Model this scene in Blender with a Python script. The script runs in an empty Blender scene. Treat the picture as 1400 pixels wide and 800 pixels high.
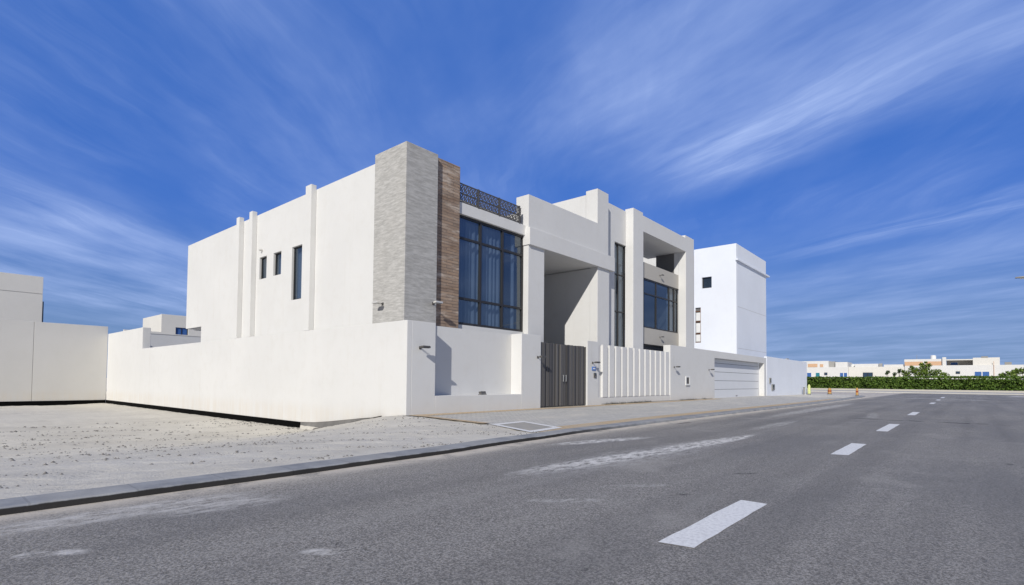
import bpy, bmesh, math, random
from mathutils import Vector, Matrix, noise
random.seed(7)
R = math.radians
S = bpy.context.scene
COL = S.collection

# ------------------------------------------------------------------ camera
yaw, pitch, roll = R(40.56), R(1.841), R(0.509)
fw = Vector((math.cos(yaw)*math.cos(pitch), math.sin(yaw)*math.cos(pitch), math.sin(pitch)))
rt = Vector((math.sin(yaw), -math.cos(yaw), 0))
up = rt.cross(fw)
r2 = rt*math.cos(roll) + up*math.sin(roll)
u2 = up*math.cos(roll) - rt*math.sin(roll)
cam = bpy.data.cameras.new('camera')
camo = bpy.data.objects.new('camera', cam)
COL.objects.link(camo)
M = Matrix((r2, u2, -fw)).transposed().to_4x4()
M.translation = (0, 0, 1.2)
camo.matrix_world = M
cam.sensor_width = 36
cam.lens = 724.14/1400*36
cam.shift_y = 97.8/1400
cam.clip_start = 0.05
cam.clip_end = 6000
S.camera = camo

# ------------------------------------------------------------------ light
SUN_TRAVEL = Vector((2.25, 1.0, -1.36)).normalized()
EL = math.asin(-SUN_TRAVEL.z)
AZ = math.atan2(-SUN_TRAVEL.x, -SUN_TRAVEL.y)
sun = bpy.data.lights.new('sun', 'SUN')
sun.energy = 3.5
sun.angle = R(0.5)
sun.color = (1.0, 0.962, 0.90)
suno = bpy.data.objects.new('sun', sun)
COL.objects.link(suno)
suno.rotation_euler = SUN_TRAVEL.to_track_quat('-Z', 'Y').to_euler()
suno.location = (-20, -10, 30)

S.view_settings.view_transform = 'Standard'
S.view_settings.look = 'None'
S.view_settings.exposure = 0.10
S.view_settings.gamma = 1
S.view_settings.use_curve_mapping = False

class NT:
    """small helper round a node tree"""
    def __init__(self, tree):
        self.t = tree; self.n = tree.nodes; self.l = tree.links
    def new(self, typ, **kw):
        nd = self.n.new(typ)
        for k, v in kw.items():
            setattr(nd, k, v)
        return nd
    def put(self, sock, v):
        if hasattr(v, 'is_output'): self.l.new(v, sock)
        elif v is not None: sock.default_value = v
    def math(self, op, a, b=None, c=None, clamp=False):
        nd = self.new('ShaderNodeMath', operation=op, use_clamp=clamp)
        for i, v in enumerate((a, b, c)):
            if v is not None: self.put(nd.inputs[i], v)
        return nd.outputs[0]
    def mapr(self, v, a, b, c=0.0, d=1.0, smooth=True):
        nd = self.new('ShaderNodeMapRange', interpolation_type='SMOOTHSTEP' if smooth else 'LINEAR')
        self.put(nd.inputs['Value'], v)
        for k, x in (('From Min', a), ('From Max', b), ('To Min', c), ('To Max', d)): self.put(nd.inputs[k], x)
        return nd.outputs['Result']
    def mix(self, f, a, b, typ='MIX'):
        nd = self.new('ShaderNodeMix', data_type='RGBA', blend_type=typ)
        self.put(nd.inputs['Factor'], f)
        for i, v in ((6, a), (7, b)):
            if not hasattr(v, 'is_output') and len(v) == 3: v = (*v, 1)
            self.put(nd.inputs[i], v)
        return nd.outputs[2]
    def noise(self, vec, scale, detail=4, rough=0.5, dist=0.0, out='Fac'):
        nd = self.new('ShaderNodeTexNoise')
        if vec is not None: self.l.new(vec, nd.inputs['Vector'])
        nd.inputs['Scale'].default_value = scale
        nd.inputs['Detail'].default_value = detail
        nd.inputs['Roughness'].default_value = rough
        nd.inputs['Distortion'].default_value = dist
        return nd.outputs[out]
    def scale(self, vec, s, loc=(0, 0, 0), rot=(0, 0, 0)):
        nd = self.new('ShaderNodeMapping')
        self.l.new(vec, nd.inputs['Vector'])
        nd.inputs['Scale'].default_value = s
        nd.inputs['Location'].default_value = loc
        nd.inputs['Rotation'].default_value = rot
        return nd.outputs[0]

# ------------------------------------------------------------------ world
W = bpy.data.worlds.new('World')
S.world = W
W.use_nodes = True
w = NT(W.node_tree)
w.n.clear()
sky = w.new('ShaderNodeTexSky', sky_type='NISHITA')
sky.sun_disc = False
sky.sun_elevation = EL
sky.sun_rotation = AZ
sky.altitude = 200
sky.air_density = 1.0
sky.dust_density = 0.0
sky.ozone_density = 3.0
tc = w.new('ShaderNodeTexCoord')
sep = w.new('ShaderNodeSeparateXYZ')
w.l.new(tc.outputs['Generated'], sep.inputs[0])
den = w.math('ADD', w.math('MAXIMUM', sep.outputs[2], 0.0), 0.06)
qx = w.math('DIVIDE', sep.outputs[0], den)
qy = w.math('DIVIDE', sep.outputs[1], den)
def flow(az, warp_amt, seed):
    # cirrus sheet high above: coordinates along and across the wind
    ca, sa = math.cos(R(az)), math.sin(R(az))
    u = w.math('ADD', w.math('MULTIPLY', qx, ca), w.math('MULTIPLY', qy, sa))
    v = w.math('ADD', w.math('MULTIPLY', qx, -sa), w.math('MULTIPLY', qy, ca))
    c = w.new('ShaderNodeCombineXYZ'); w.l.new(u, c.inputs[0]); w.l.new(v, c.inputs[1])
    wp = w.noise(w.scale(c.outputs[0], (0.8, 1.2, 1), (seed, seed*2, 0)), 1.5, 4, 0.5)
    vw = w.math('ADD', v, w.math('MULTIPLY', w.math('SUBTRACT', wp, 0.5), warp_amt))
    c2 = w.new('ShaderNodeCombineXYZ'); w.l.new(u, c2.inputs[0]); w.l.new(vw, c2.inputs[1])
    P2 = c2.outputs[0]
    st1 = w.noise(w.scale(P2, (0.55, 3.0, 1), (seed+1.7, 0.3, 0)), 1.8, 7, 0.60, 0.15)
    st2 = w.noise(w.scale(P2, (0.9, 8.5, 1), (seed+4.2, 2.3, 0), (0, 0, R(4))), 1.7, 7, 0.62, 0.2)
    soft = w.noise(w.scale(c.outputs[0], (0.6, 1.2, 1), (seed+3.1, 7.7, 0)), 1.5, 5, 0.55)
    tex = w.math('ADD', w.math('MULTIPLY', w.mapr(st1, 0.28, 0.82), 0.74), w.math('MULTIPLY', w.mapr(st2, 0.36, 0.80), 0.48))
    texs = w.math('ADD', w.math('MULTIPLY', w.mapr(soft, 0.24, 0.76), 0.72), w.math('MULTIPLY', tex, 0.32))
    def band(lo0, lo1, hi0, hi1):
        return w.math('MULTIPLY', w.mapr(vw, lo0, lo1), w.mapr(vw, hi0, hi1, 1, 0))
    return u, vw, tex, texs, soft, band
M_ = lambda a, b: w.math('MULTIPLY', a, b)
u, vw, tex, texs, soft, band = flow(72, 0.30, 0.0)
parts = [(M_(band(-2.10, -1.80, -1.05, -0.55), w.mapr(u, 1.9, 1.2)), texs, 0.50),
         (M_(band(-1.98, -1.82, -1.62, -1.42), M_(w.mapr(u, 1.62, 1.28), w.mapr(u, 0.55, 0.95, 0.35, 1))), tex, 0.48),
         (M_(band(-3.30, -3.10, -2.98, -2.82), w.mapr(u, 2.4, 1.1)), tex, 0.50),
         (w.mapr(vw, -3.2, -3.9), texs, 0.30)]
u2_, vw2, tex2, texs2, soft2, band2 = flow(36, 0.40, 5.0)
parts += [(M_(band2(1.7, 2.4, 3.6, 5.2), w.mapr(u2_, 1.5, 2.6)), texs2, 0.52),
          (band2(0.45, 0.8, 1.1, 1.5), texs2, 0.26)]
dens = w.math('ADD', w.math('MULTIPLY', w.mapr(soft2, 0.30, 0.75), 0.10), M_(M_(tex2, w.mapr(soft, 0.40, 0.70)), 0.16))
for b, t, k in parts:
    dens = w.math('ADD', dens, M_(M_(b, t), k), clamp=True)
hs = w.new('ShaderNodeHueSaturation')
hs.inputs['Saturation'].default_value = 1.22
hs.inputs['Value'].default_value = 1.0
w.l.new(sky.outputs[0], hs.inputs['Color'])
skyc = w.mix(1.0, hs.outputs[0], (0.98, 0.90, 1.30), 'MULTIPLY')
skyc = w.mix(0.66, skyc, (0.93, 3.0, 10.4))
# towards the sun the sky is dimmed and made less blue, to deepen shade
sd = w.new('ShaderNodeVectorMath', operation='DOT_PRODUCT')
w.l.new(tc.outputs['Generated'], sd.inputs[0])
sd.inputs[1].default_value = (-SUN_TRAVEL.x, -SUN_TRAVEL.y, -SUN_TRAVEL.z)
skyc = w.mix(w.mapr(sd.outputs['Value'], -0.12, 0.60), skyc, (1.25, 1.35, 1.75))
# the air low down is dull blue, not white
lowf = w.math('MULTIPLY', w.mapr(sep.outputs[2], 0.30, -0.02), 0.92)
skyc = w.mix(lowf, skyc, (2.45, 4.2, 7.1))
cloud = (7.2, 9.3, 15.0)
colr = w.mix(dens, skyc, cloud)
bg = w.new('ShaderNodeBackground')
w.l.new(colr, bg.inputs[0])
bg.inputs[1].default_value = 0.060
wo = w.new('ShaderNodeOutputWorld')
w.l.new(bg.outputs[0], wo.inputs[0])

# ------------------------------------------------------------------ materials
MATS = {}
def material(name, rough=0.8, spec=0.3):
    m = bpy.data.materials.new(name)
    m.use_nodes = True
    n = NT(m.node_tree)
    bs = n.n['Principled BSDF']
    bs.inputs['Roughness'].default_value = rough
    bs.inputs['Specular IOR Level'].default_value = spec
    MATS[name] = m
    n.bs = bs
    n.pos = n.new('ShaderNodeNewGeometry').outputs['Position']
    return m, n
def bump(n, h, strength, dist):
    b = n.new('ShaderNodeBump')
    n.put(b.inputs['Height'], h)
    b.inputs['Strength'].default_value = strength
    b.inputs['Distance'].default_value = dist
    n.l.new(b.outputs[0], n.bs.inputs['Normal'])
def plain(name, c, rough=0.6, spec=0.3, metal=0.0, var=0.12, sc=4.0):
    m, n = material(name, rough, spec)
    k = n.noise(n.pos, sc, 5, 0.6)
    a = tuple(x*(1-var) for x in c); b = tuple(min(1, x*(1+var)) for x in c)
    n.put(n.bs.inputs['Base Color'], n.mix(k, a, b))
    n.bs.inputs['Metallic'].default_value = metal
    return m
def plaster(name, c, dirt=(0.55, 0.52, 0.47), amount=0.5):
    m, n = material(name, 0.88, 0.2)
    big = n.noise(n.pos, 0.35, 4, 0.55)
    mid = n.noise(n.pos, 2.2, 5, 0.6)
    streak = n.noise(n.scale(n.pos, (2.2, 2.2, 0.16)), 1.6, 6, 0.6)
    col = n.mix(n.mapr(big, 0.3, 0.7), tuple(x*0.955 for x in c), c)
    col = n.mix(n.math('MULTIPLY', n.mapr(mid, 0.45, 0.8), 0.10*amount*2), col, dirt)
    col = n.mix(n.math('MULTIPLY', n.mapr(streak, 0.55, 0.85), 0.16*amount*2), col, dirt)
    # splash dirt low on the walls
    z = n.new('ShaderNodeSeparateXYZ'); n.l.new(n.pos, z.inputs[0])
    low = n.math('MULTIPLY', n.mapr(n.math('ADD', z.outputs[2], n.math('MULTIPLY', mid, 0.7)), 0.75, 0.2), n.mapr(streak, 0.25, 0.7))
    col = n.mix(n.math('MULTIPLY', low, 0.22*amount*2), col, (0.60, 0.53, 0.43))
    n.put(n.bs.inputs['Base Color'], col)
    fine = n.noise(n.pos, 55, 4, 0.6)
    bump(n, n.math('ADD', fine, n.math('MULTIPLY', mid, 1.5)), 0.22, 0.006)
    return m
plaster('white_plaster', (0.70, 0.697, 0.685), amount=0.8)
plaster('aged_plaster', (0.60, 0.592, 0.575), amount=0.7)
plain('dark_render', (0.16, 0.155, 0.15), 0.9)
plaster('cool_white_paint', (0.80, 0.835, 0.90), amount=0.3)
plaster('ivory_plaster', (0.72, 0.70, 0.655))
plaster('grey_plaster', (0.52, 0.51, 0.49))
plaster('tan_plaster', (0.62, 0.40, 0.25))
plaster('beige_stone', (0.50, 0.475, 0.43), amount=0.8)
plaster('concrete', (0.36, 0.355, 0.34), (0.2, 0.19, 0.18), 0.9)
plain('dark_frame', (0.030, 0.029, 0.029), 0.45, 0.4)
plain('metal_dark', (0.09, 0.085, 0.08), 0.5, 0.4)
plain('lamp_metal', (0.30, 0.29, 0.27), 0.45, 0.4, 0.3)
plain('lamp_pale', (0.62, 0.61, 0.58), 0.45, 0.4, 0.2)
plain('black_bitumen', (0.004, 0.004, 0.004), 0.9, 0.05)
plain('curtain', (0.50, 0.52, 0.55), 0.9, 0.1)
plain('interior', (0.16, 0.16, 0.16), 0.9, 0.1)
plain('garage_paint', (0.72, 0.735, 0.76), 0.45, 0.4, var=0.03, sc=1.5)
plain('orange_paint', (0.50, 0.29, 0.10), 0.5)
plain('red_band', (0.30, 0.06, 0.03), 0.5)
plain('lime_paint', (0.62, 0.66, 0.27), 0.5)
plain('sign_blue', (0.10, 0.22, 0.55), 0.4)
plain('plate_white', (0.78, 0.78, 0.76), 0.5)
plain('brown_wood', (0.20, 0.10, 0.06), 0.6)
plain('lens_glass', (0.5, 0.5, 0.48), 0.2, 0.6)
plain('bark', (0.14, 0.10, 0.07), 0.9)
plain('blue_shutter', (0.05, 0.13, 0.36), 0.4)
plain('teal_shutter', (0.03, 0.20, 0.26), 0.4)
plain('dark_glass', (0.035, 0.06, 0.10), 0.12, 0.6)
plain('galvanised', (0.42, 0.43, 0.44), 0.45, 0.5, 0.6)

def stone_mat():
    m, n = material('split_stone', 0.85, 0.25)
    z = n.scale(n.pos, (1.5, 1.5, 9.0))
    a = n.noise(z, 2.1, 7, 0.70, 0.0)
    b = n.noise(n.scale(n.pos, (2.4, 2.4, 34)), 1.2, 5, 0.65)
    big = n.noise(n.pos, 0.6, 3, 0.5)
    col = n.mix(n.mapr(a, 0.30, 0.72), (0.34, 0.333, 0.318), (0.54, 0.53, 0.51))
    col = n.mix(n.math('MULTIPLY', n.mapr(b, 0.52, 0.78), 0.32), col, (0.62, 0.61, 0.58))
    col = n.mix(n.math('MULTIPLY', n.mapr(b, 0.45, 0.22), 0.38), col, (0.24, 0.232, 0.22))
    col = n.mix(n.math('MULTIPLY', n.mapr(big, 0.5, 0.7), 0.15), col, (0.42, 0.40, 0.37))
    n.put(n.bs.inputs['Base Color'], col)
    bump(n, n.math('ADD', a, n.math('MULTIPLY', b, 0.7)), 0.28, 0.012)
stone_mat()
def brick_mat():
    m, n = material('ledger_brick', 0.85, 0.25)
    sp = n.new('ShaderNodeSeparateXYZ'); n.l.new(n.pos, sp.inputs[0])
    cb = n.new('ShaderNodeCombineXYZ')
    n.l.new(n.math('ADD', sp.outputs[0], sp.outputs[1]), cb.inputs[0]); n.l.new(sp.outputs[2], cb.inputs[1])
    br = n.new('ShaderNodeTexBrick')
    n.l.new(cb.outputs[0], br.inputs['Vector'])
    br.inputs['Color1'].default_value = (0.36, 0.255, 0.18, 1)
    br.inputs['Color2'].default_value = (0.27, 0.205, 0.16, 1)
    br.inputs['Mortar'].default_value = (0.16, 0.13, 0.11, 1)
    br.inputs['Scale'].default_value = 1
    br.inputs['Brick Width'].default_value = 0.62
    br.inputs['Row Height'].default_value = 0.11
    br.inputs['Mortar Size'].default_value = 0.008
    br.inputs['Bias'].default_value = 0.0
    a = n.noise(n.scale(n.pos, (0.7, 0.7, 3.4)), 1.3, 6, 0.68)
    b = n.noise(n.scale(n.pos, (3, 3, 22)), 1.0, 4, 0.6)
    col = n.mix(n.mapr(a, 0.50, 0.70), br.outputs['Color'], (0.56, 0.475, 0.395))
    col = n.mix(n.math('MULTIPLY', n.mapr(a, 0.46, 0.30), 0.85), col, (0.20, 0.135, 0.095))
    col = n.mix(n.math('MULTIPLY', n.mapr(b, 0.5, 0.72), 0.5), col, (0.46, 0.33, 0.25))
    col = n.mix(n.math('MULTIPLY', n.mapr(b, 0.45, 0.28), 0.5), col, (0.22, 0.17, 0.15))
    n.put(n.bs.inputs['Base Color'], col)
    bump(n, n.math('SUBTRACT', n.math('MULTIPLY', a, 0.8), br.outputs['Fac']), 0.7, 0.03)
brick_mat()
def glass_mat():
    m, n = material('tinted_glass', 0.03, 0.9)
    n.put(n.bs.inputs['Base Color'], (0.038, 0.055, 0.078, 1))
    n.bs.inputs['Specular Tint'].default_value = (0.85, 0.93, 1.0, 1)
    n.bs.inputs['IOR'].default_value = 2.0
    wav = n.noise(n.pos, 0.6, 2, 0.4)
    bump(n, wav, 0.05, 0.05)
    tr = n.new('ShaderNodeBsdfTransparent')
    tr.inputs[0].default_value = (0.66, 0.78, 0.92, 1)
    mx = n.new('ShaderNodeMixShader')
    mx.inputs[0].default_value = 0.42
    n.l.new(n.bs.outputs[0], mx.inputs[1]); n.l.new(tr.outputs[0], mx.inputs[2])
    n.l.new(mx.outputs[0], n.n['Material Output'].inputs[0])
glass_mat()
def gate_mat():
    m, n = material('gate_slats', 0.55, 0.4)
    rp = n.new('ShaderNodeNewGeometry').outputs['Random Per Island']
    a = n.noise(n.scale(n.pos, (9, 9, 0.5)), 2.0, 4, 0.6)
    col = n.mix(rp, (0.026, 0.029, 0.036), (0.145, 0.142, 0.14))
    col = n.mix(n.math('MULTIPLY', a, 0.3), col, (0.14, 0.115, 0.09))
    n.put(n.bs.inputs['Base Color'], col)
gate_mat()

def blob(n, x, y, cx, cy, rx, ry, ang=0.0):
    c, s = math.cos(ang), math.sin(ang)
    dx = n.math('SUBTRACT', x, cx); dy = n.math('SUBTRACT', y, cy)
    a = n.math('DIVIDE', n.math('ADD', n.math('MULTIPLY', dx, c), n.math('MULTIPLY', dy, s)), rx)
    b = n.math('DIVIDE', n.math('SUBTRACT', n.math('MULTIPLY', dy, c), n.math('MULTIPLY', dx, s)), ry)
    d = n.math('ADD', n.math('MULTIPLY', a, a), n.math('MULTIPLY', b, b))
    return n.mapr(d, 1.0, 0.15)
def road_mat():
    m, n = material('asphalt', 0.85, 0.25)
    sp = n.new('ShaderNodeSeparateXYZ'); n.l.new(n.pos, sp.inputs[0])
    x, y = sp.outputs[0], sp.outputs[1]
    grit = n.noise(n.pos, 62, 3, 0.8)
    grit2 = n.noise(n.pos, 36, 4, 0.8)
    mid = n.noise(n.scale(n.pos, (0.55, 1.3, 1)), 1.1, 6, 0.62)
    big = n.noise(n.scale(n.pos, (0.16, 0.5, 1)), 1.0, 4, 0.55)
    col = n.mix(n.mapr(grit, 0.38, 0.64), (0.140, 0.132, 0.122), (0.460, 0.436, 0.405))
    col = n.mix(n.math('MULTIPLY', n.mapr(grit2, 0.56, 0.70), 0.6), col, (0.46, 0.45, 0.43))
    col = n.mix(n.math('MULTIPLY', n.mapr(grit2, 0.44, 0.30), 0.75), col, (0.065, 0.085, 0.088))
    col = n.mix(n.math('MULTIPLY', n.mapr(mid, 0.52, 0.8), 0.35), col, (0.36, 0.35, 0.33))
    col = n.mix(n.math('MULTIPLY', n.mapr(big, 0.45, 0.65), 0.35), col, (0.155, 0.155, 0.16))
    lane = n.noise(n.scale(n.pos, (0.035, 1.15, 1), (3.3, 1.7, 0)), 1.0, 3, 0.5)
    col = n.mix(n.math('MULTIPLY', n.mapr(lane, 0.50, 0.66), 0.30), col, (0.155, 0.15, 0.145))
    col = n.mix(n.math('MULTIPLY', n.mapr(lane, 0.46, 0.32), 0.22), col, (0.40, 0.385, 0.36))
    patch = n.noise(n.scale(n.pos, (0.8, 1.0, 1), (9, 2, 0)), 0.55, 6, 0.7)
    col = n.mix(n.math('MULTIPLY', n.mapr(patch, 0.54, 0.72), 0.38), col, (0.43, 0.41, 0.38))
    # wind-blown dust along the kerb
    bend = n.mapr(x, 6, 12, 0, 0.45)
    yk = n.math('SUBTRACT', n.math('SUBTRACT', y, bend), n.math('MULTIPLY', mid, 1.3))
    dust = n.math('MULTIPLY', n.mapr(yk, 5.1, 6.6), n.mapr(grit2, 0.35, 0.62))
    col = n.mix(n.math('MULTIPLY', dust, 0.85), col, (0.60, 0.545, 0.465))
    edge = n.math('MULTIPLY', n.mapr(n.math('SUBTRACT', y, bend), 6.55, 6.95), n.mapr(n.noise(n.pos, 3.0, 4, 0.6), 0.3, 0.55))
    col = n.mix(n.math('MULTIPLY', edge, 0.9), col, (0.66, 0.60, 0.515))
    fray = n.mapr(n.noise(n.scale(n.pos, (0.7, 2.0, 1)), 5.5, 6, 0.75), 0.38, 0.62)
    spots = [(10.1, 4.45, 4.9, 0.34, -0.072, 1.0), (7.6, 4.75, 2.2, 0.30, -0.1, 0.8), (12.9, 4.15, 1.7, 0.18, 0.0, 1.0), (9.0, 4.5, 4.0, .75, -.07, .3),
             (10.4, 6.2, 1.8, 0.32, -0.25, 1.0), (0.72, 5.28, 0.16, 0.09, -.8, 1.0), (0.92, 5.15, 0.17, 0.09, -.8, 0.8),
             (2.2, 3.75, 0.24, 0.10, -0.86, 0.75), (4.9, 3.4, 0.55, 0.13, -0.80, 0.45), (2.3, 5.9, 0.8, 0.35, -.1, 0.5), (1.5, 6.3, 1.6, 0.35, 0, 0.6),
             (62, -0.3, 1.2, 1.6, 0, 0.7), (64, 3.2, 1.0, 2.4, 0, 0.8), (88, -4.8, 6, 1.0, 0, 1.0), (33, 5.9, 12, 0.5, 0, .6), (6.2, 3.2, .6, .12, -.7, .25),
             (18.5, 4.6, 3.0, 0.3, 0, .45), (27, 3.0, 3.0, 0.25, .1, .3)]
    for (cx, cy, rx, ry, an, k) in spots:
        f = n.math('MULTIPLY', n.math('MULTIPLY', blob(n, x, y, cx, cy, rx, ry, an), fray), k)
        col = n.mix(f, col, (0.74, 0.72, 0.69))
    # tar seam across the road and dark oil drips
    seam = n.math('ADD', n.math('SUBTRACT', x, 24.1), n.math('MULTIPLY', n.math('SUBTRACT', n.noise(n.pos, 1.2, 3, 0.6), 0.5), 0.8))
    sm = n.math('MULTIPLY', n.mapr(n.math('ABSOLUTE', seam), 0.20, 0.04), n.mapr(n.noise(n.scale(n.pos, (.2, 1.4, 1)), 1.7, 3, 0.6), 0.42, 0.58))
    sm = n.math('MULTIPLY', sm, n.mapr(y, 3.1, 2.7))
    col = n.mix(n.math('MULTIPLY', sm, 0.8), col, (0.035, 0.035, 0.037))
    for (cx, cy, rx, ry, an, k) in [(8.15, 2.45, 0.26, 0.08, -.7, .75), (6.1, 2.55, 0.12, .05, -.7, .75), (16.9, 7.0, 0.75, 0.13, 0, .9), (24.2, 2.9, .28, .7, 0, .9),
                                    (2.36, 3.85, 0.07, 0.018, .9, .9), (12.2, -.55, .12, .08, 0, .8), (4.2, .35, .04, .03, 0, .7), (5.8, 3.1, .04, .03, 0, .6), (3.2, 2.05, .05, .03, 0, .7)]:
        col = n.mix(n.math('MULTIPLY', n.math('MULTIPLY', blob(n, x, y, cx, cy, rx, ry, an), n.mapr(grit2, 0.62, 0.42)), k), col, (0.035, 0.035, 0.038))
    n.put(n.bs.inputs['Base Color'], col)
    bump(n, n.math('ADD', grit, n.math('MULTIPLY', grit2, 1.0)), 0.55, 0.012)
road_mat()
def sand_mat():
    m, n = material('sand', 0.95, 0.1)
    a = n.noise(n.scale(n.pos, (0.6, 1.2, 1)), 0.5, 6, 0.62)
    tr = n.noise(n.scale(n.scale(n.pos, (1, 1, 1), rot=(0, 0, R(38))), (0.35, 2.4, 1)), 2.4, 6, 0.7)
    g = n.noise(n.pos, 30, 4, 0.7)
    col = n.mix(n.mapr(a, 0.3, 0.7), (0.60, 0.57, 0.51), (0.70, 0.668, 0.60))
    col = n.mix(n.math('MULTIPLY', n.mapr(tr, 0.54, 0.72), 0.6), col, (0.75, 0.73, 0.68))
    col = n.mix(n.math('MULTIPLY', n.mapr(tr, 0.44, 0.28), 0.6), col, (0.42, 0.405, 0.37))
    col = n.mix(n.math('MULTIPLY', n.mapr(g, 0.42, 0.28), 0.5), col, (0.22, 0.21, 0.19))
    n.put(n.bs.inputs['Base Color'], col)
    bump(n, n.math('ADD', n.math('MULTIPLY', tr, 2.4), g), 0.55, 0.035)
sand_mat()
def paver_mat():
    m, n = material('paver', 0.9, 0.2)
    br = n.new('ShaderNodeTexBrick'); n.l.new(n.pos, br.inputs['Vector'])
    br.inputs['Color1'].default_value = (0.60, 0.585, 0.55, 1)
    br.inputs['Color2'].default_value = (0.51, 0.50, 0.475, 1)
    br.inputs['Mortar'].default_value = (0.27, 0.265, 0.25, 1)
    br.inputs['Scale'].default_value = 1
    br.inputs['Brick Width'].default_value = 0.22
    br.inputs['Row Height'].default_value = 0.11
    br.inputs['Mortar Size'].default_value = 0.006
    a = n.noise(n.scale(n.pos, (0.5, 1, 1)), 0.9, 6, 0.65)
    col = n.mix(n.math('MULTIPLY', n.mapr(a, 0.45, 0.72), 0.7), br.outputs['Color'], (0.66, 0.62, 0.55))
    n.put(n.bs.inputs['Base Color'], col)
    bump(n, n.math('SUBTRACT', n.noise(n.pos, 40, 3, .6), br.outputs['Fac']), 0.4, 0.008)
    m, n = material('tan_paver', 0.9, 0.2)
    br = n.new('ShaderNodeTexBrick'); n.l.new(n.pos, br.inputs['Vector'])
    br.inputs['Color1'].default_value = (0.62, 0.48, 0.31, 1)
    br.inputs['Color2'].default_value = (0.55, 0.43, 0.29, 1)
    br.inputs['Mortar'].default_value = (0.26, 0.22, 0.17, 1)
    br.inputs['Scale'].default_value = 1
    br.inputs['Brick Width'].default_value = 0.22
    br.inputs['Row Height'].default_value = 0.11
    br.inputs['Mortar Size'].default_value = 0.006
    a = n.noise(n.scale(n.pos, (0.5, 1, 1)), 1.4, 6, 0.65)
    col = n.mix(n.math('MULTIPLY', n.mapr(a, 0.45, 0.75), 0.6), br.outputs['Color'], (0.52, 0.48, 0.41))
    n.put(n.bs.inputs['Base Color'], col)
paver_mat()
def kerb_mat():
    m, n = material('kerb_concrete', 0.9, 0.2)
    sp = n.new('ShaderNodeSeparateXYZ'); n.l.new(n.pos, sp.inputs[0])
    a = n.noise(n.scale(n.pos, (1, 1, 1)), 2.5, 6, 0.65)
    j = n.math('FRACT', n.math('DIVIDE', sp.outputs[0], 0.9))
    joint = n.math('LESS_THAN', j, 0.025)
    alt = n.noise(n.scale(n.pos, (1.1, 0.01, 0.01)), 1.0, 0)
    col = n.mix(n.mapr(a, 0.3, 0.7), (0.24, 0.25, 0.27), (0.36, 0.37, 0.385))
    col = n.mix(n.math('MULTIPLY', n.mapr(alt, 0.45, 0.6), 0.35), col, (0.44, 0.43, 0.41))
    col = n.mix(n.math('MULTIPLY', joint, 0.22), col, (0.08, 0.08, 0.08))
    # tyre-blackened, dirt-caked face below the arris
    face = n.mapr(n.math('ADD', sp.outputs[2], n.math('MULTIPLY', n.math('SUBTRACT', a, 0.5), 0.03)), -0.050, -0.062)
    col = n.mix(n.math('MULTIPLY', face, n.math('MULTIPLY', n.mapr(sp.outputs[0], 16, 10), 0.95)), col, (0.030, 0.027, 0.025))
    n.put(n.bs.inputs['Base Color'], col)
    bump(n, n.noise(n.pos, 30, 4, .7), 0.4, 0.01)
kerb_mat()
def line_mat():
    m, n = material('line_paint', 0.75, 0.3)
    g = n.noise(n.pos, 26, 4, 0.7)
    a = n.noise(n.pos, 5, 5, 0.65)
    col = n.mix(n.mapr(g, 0.30, 0.62), (0.66, 0.66, 0.66), (0.86, 0.86, 0.85))
    col = n.mix(n.math('MULTIPLY', n.mapr(a, 0.58, 0.8), 0.4), col, (0.45, 0.44, 0.43))
    n.put(n.bs.inputs['Base Color'], col)
    bump(n, g, 0.4, 0.006)
line_mat()
def leaf_mat(name, c1, c2, c3):
    m, n = material(name, 0.6, 0.3)
    rp = n.new('ShaderNodeNewGeometry').outputs['Random Per Island']
    a = n.noise(n.pos, 1.1, 3, 0.6)
    col = n.mix(rp, c1, c2)
    col = n.mix(n.mapr(a, 0.5, 0.7), col, c3)
    n.put(n.bs.inputs['Base Color'], col)
leaf_mat('hedge_leaf', (0.028, 0.062, 0.012), (0.14, 0.23, 0.035), (0.13, 0.20, 0.035))
leaf_mat('bush_leaf', (0.060, 0.115, 0.018), (0.18, 0.26, 0.04), (0.19, 0.25, 0.04))
leaf_mat('dark_leaf', (0.020, 0.045, 0.015), (0.05, 0.09, 0.03), (0.06, 0.09, 0.03))
plain('twig_core', (0.020, 0.032, 0.010), 0.95, 0.05, var=0.3)
plain('pale_paver', (0.50, 0.49, 0.47), 0.9, 0.1, var=0.2, sc=0.6)
plain('dry_weed', (0.13, 0.12, 0.085), 0.95, 0.05, var=0.5)
plain('footing', (0.20, 0.195, 0.19), 0.9, 0.1, var=0.4, sc=2)
plain('gap_shade', (0.06, 0.055, 0.05), 0.9, 0.1, var=0.4)  # dark colour standing in for the shadow gap under the side wall
plain('rubble', (0.22, 0.21, 0.195), 0.95, 0.1, var=0.5, sc=3)

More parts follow.
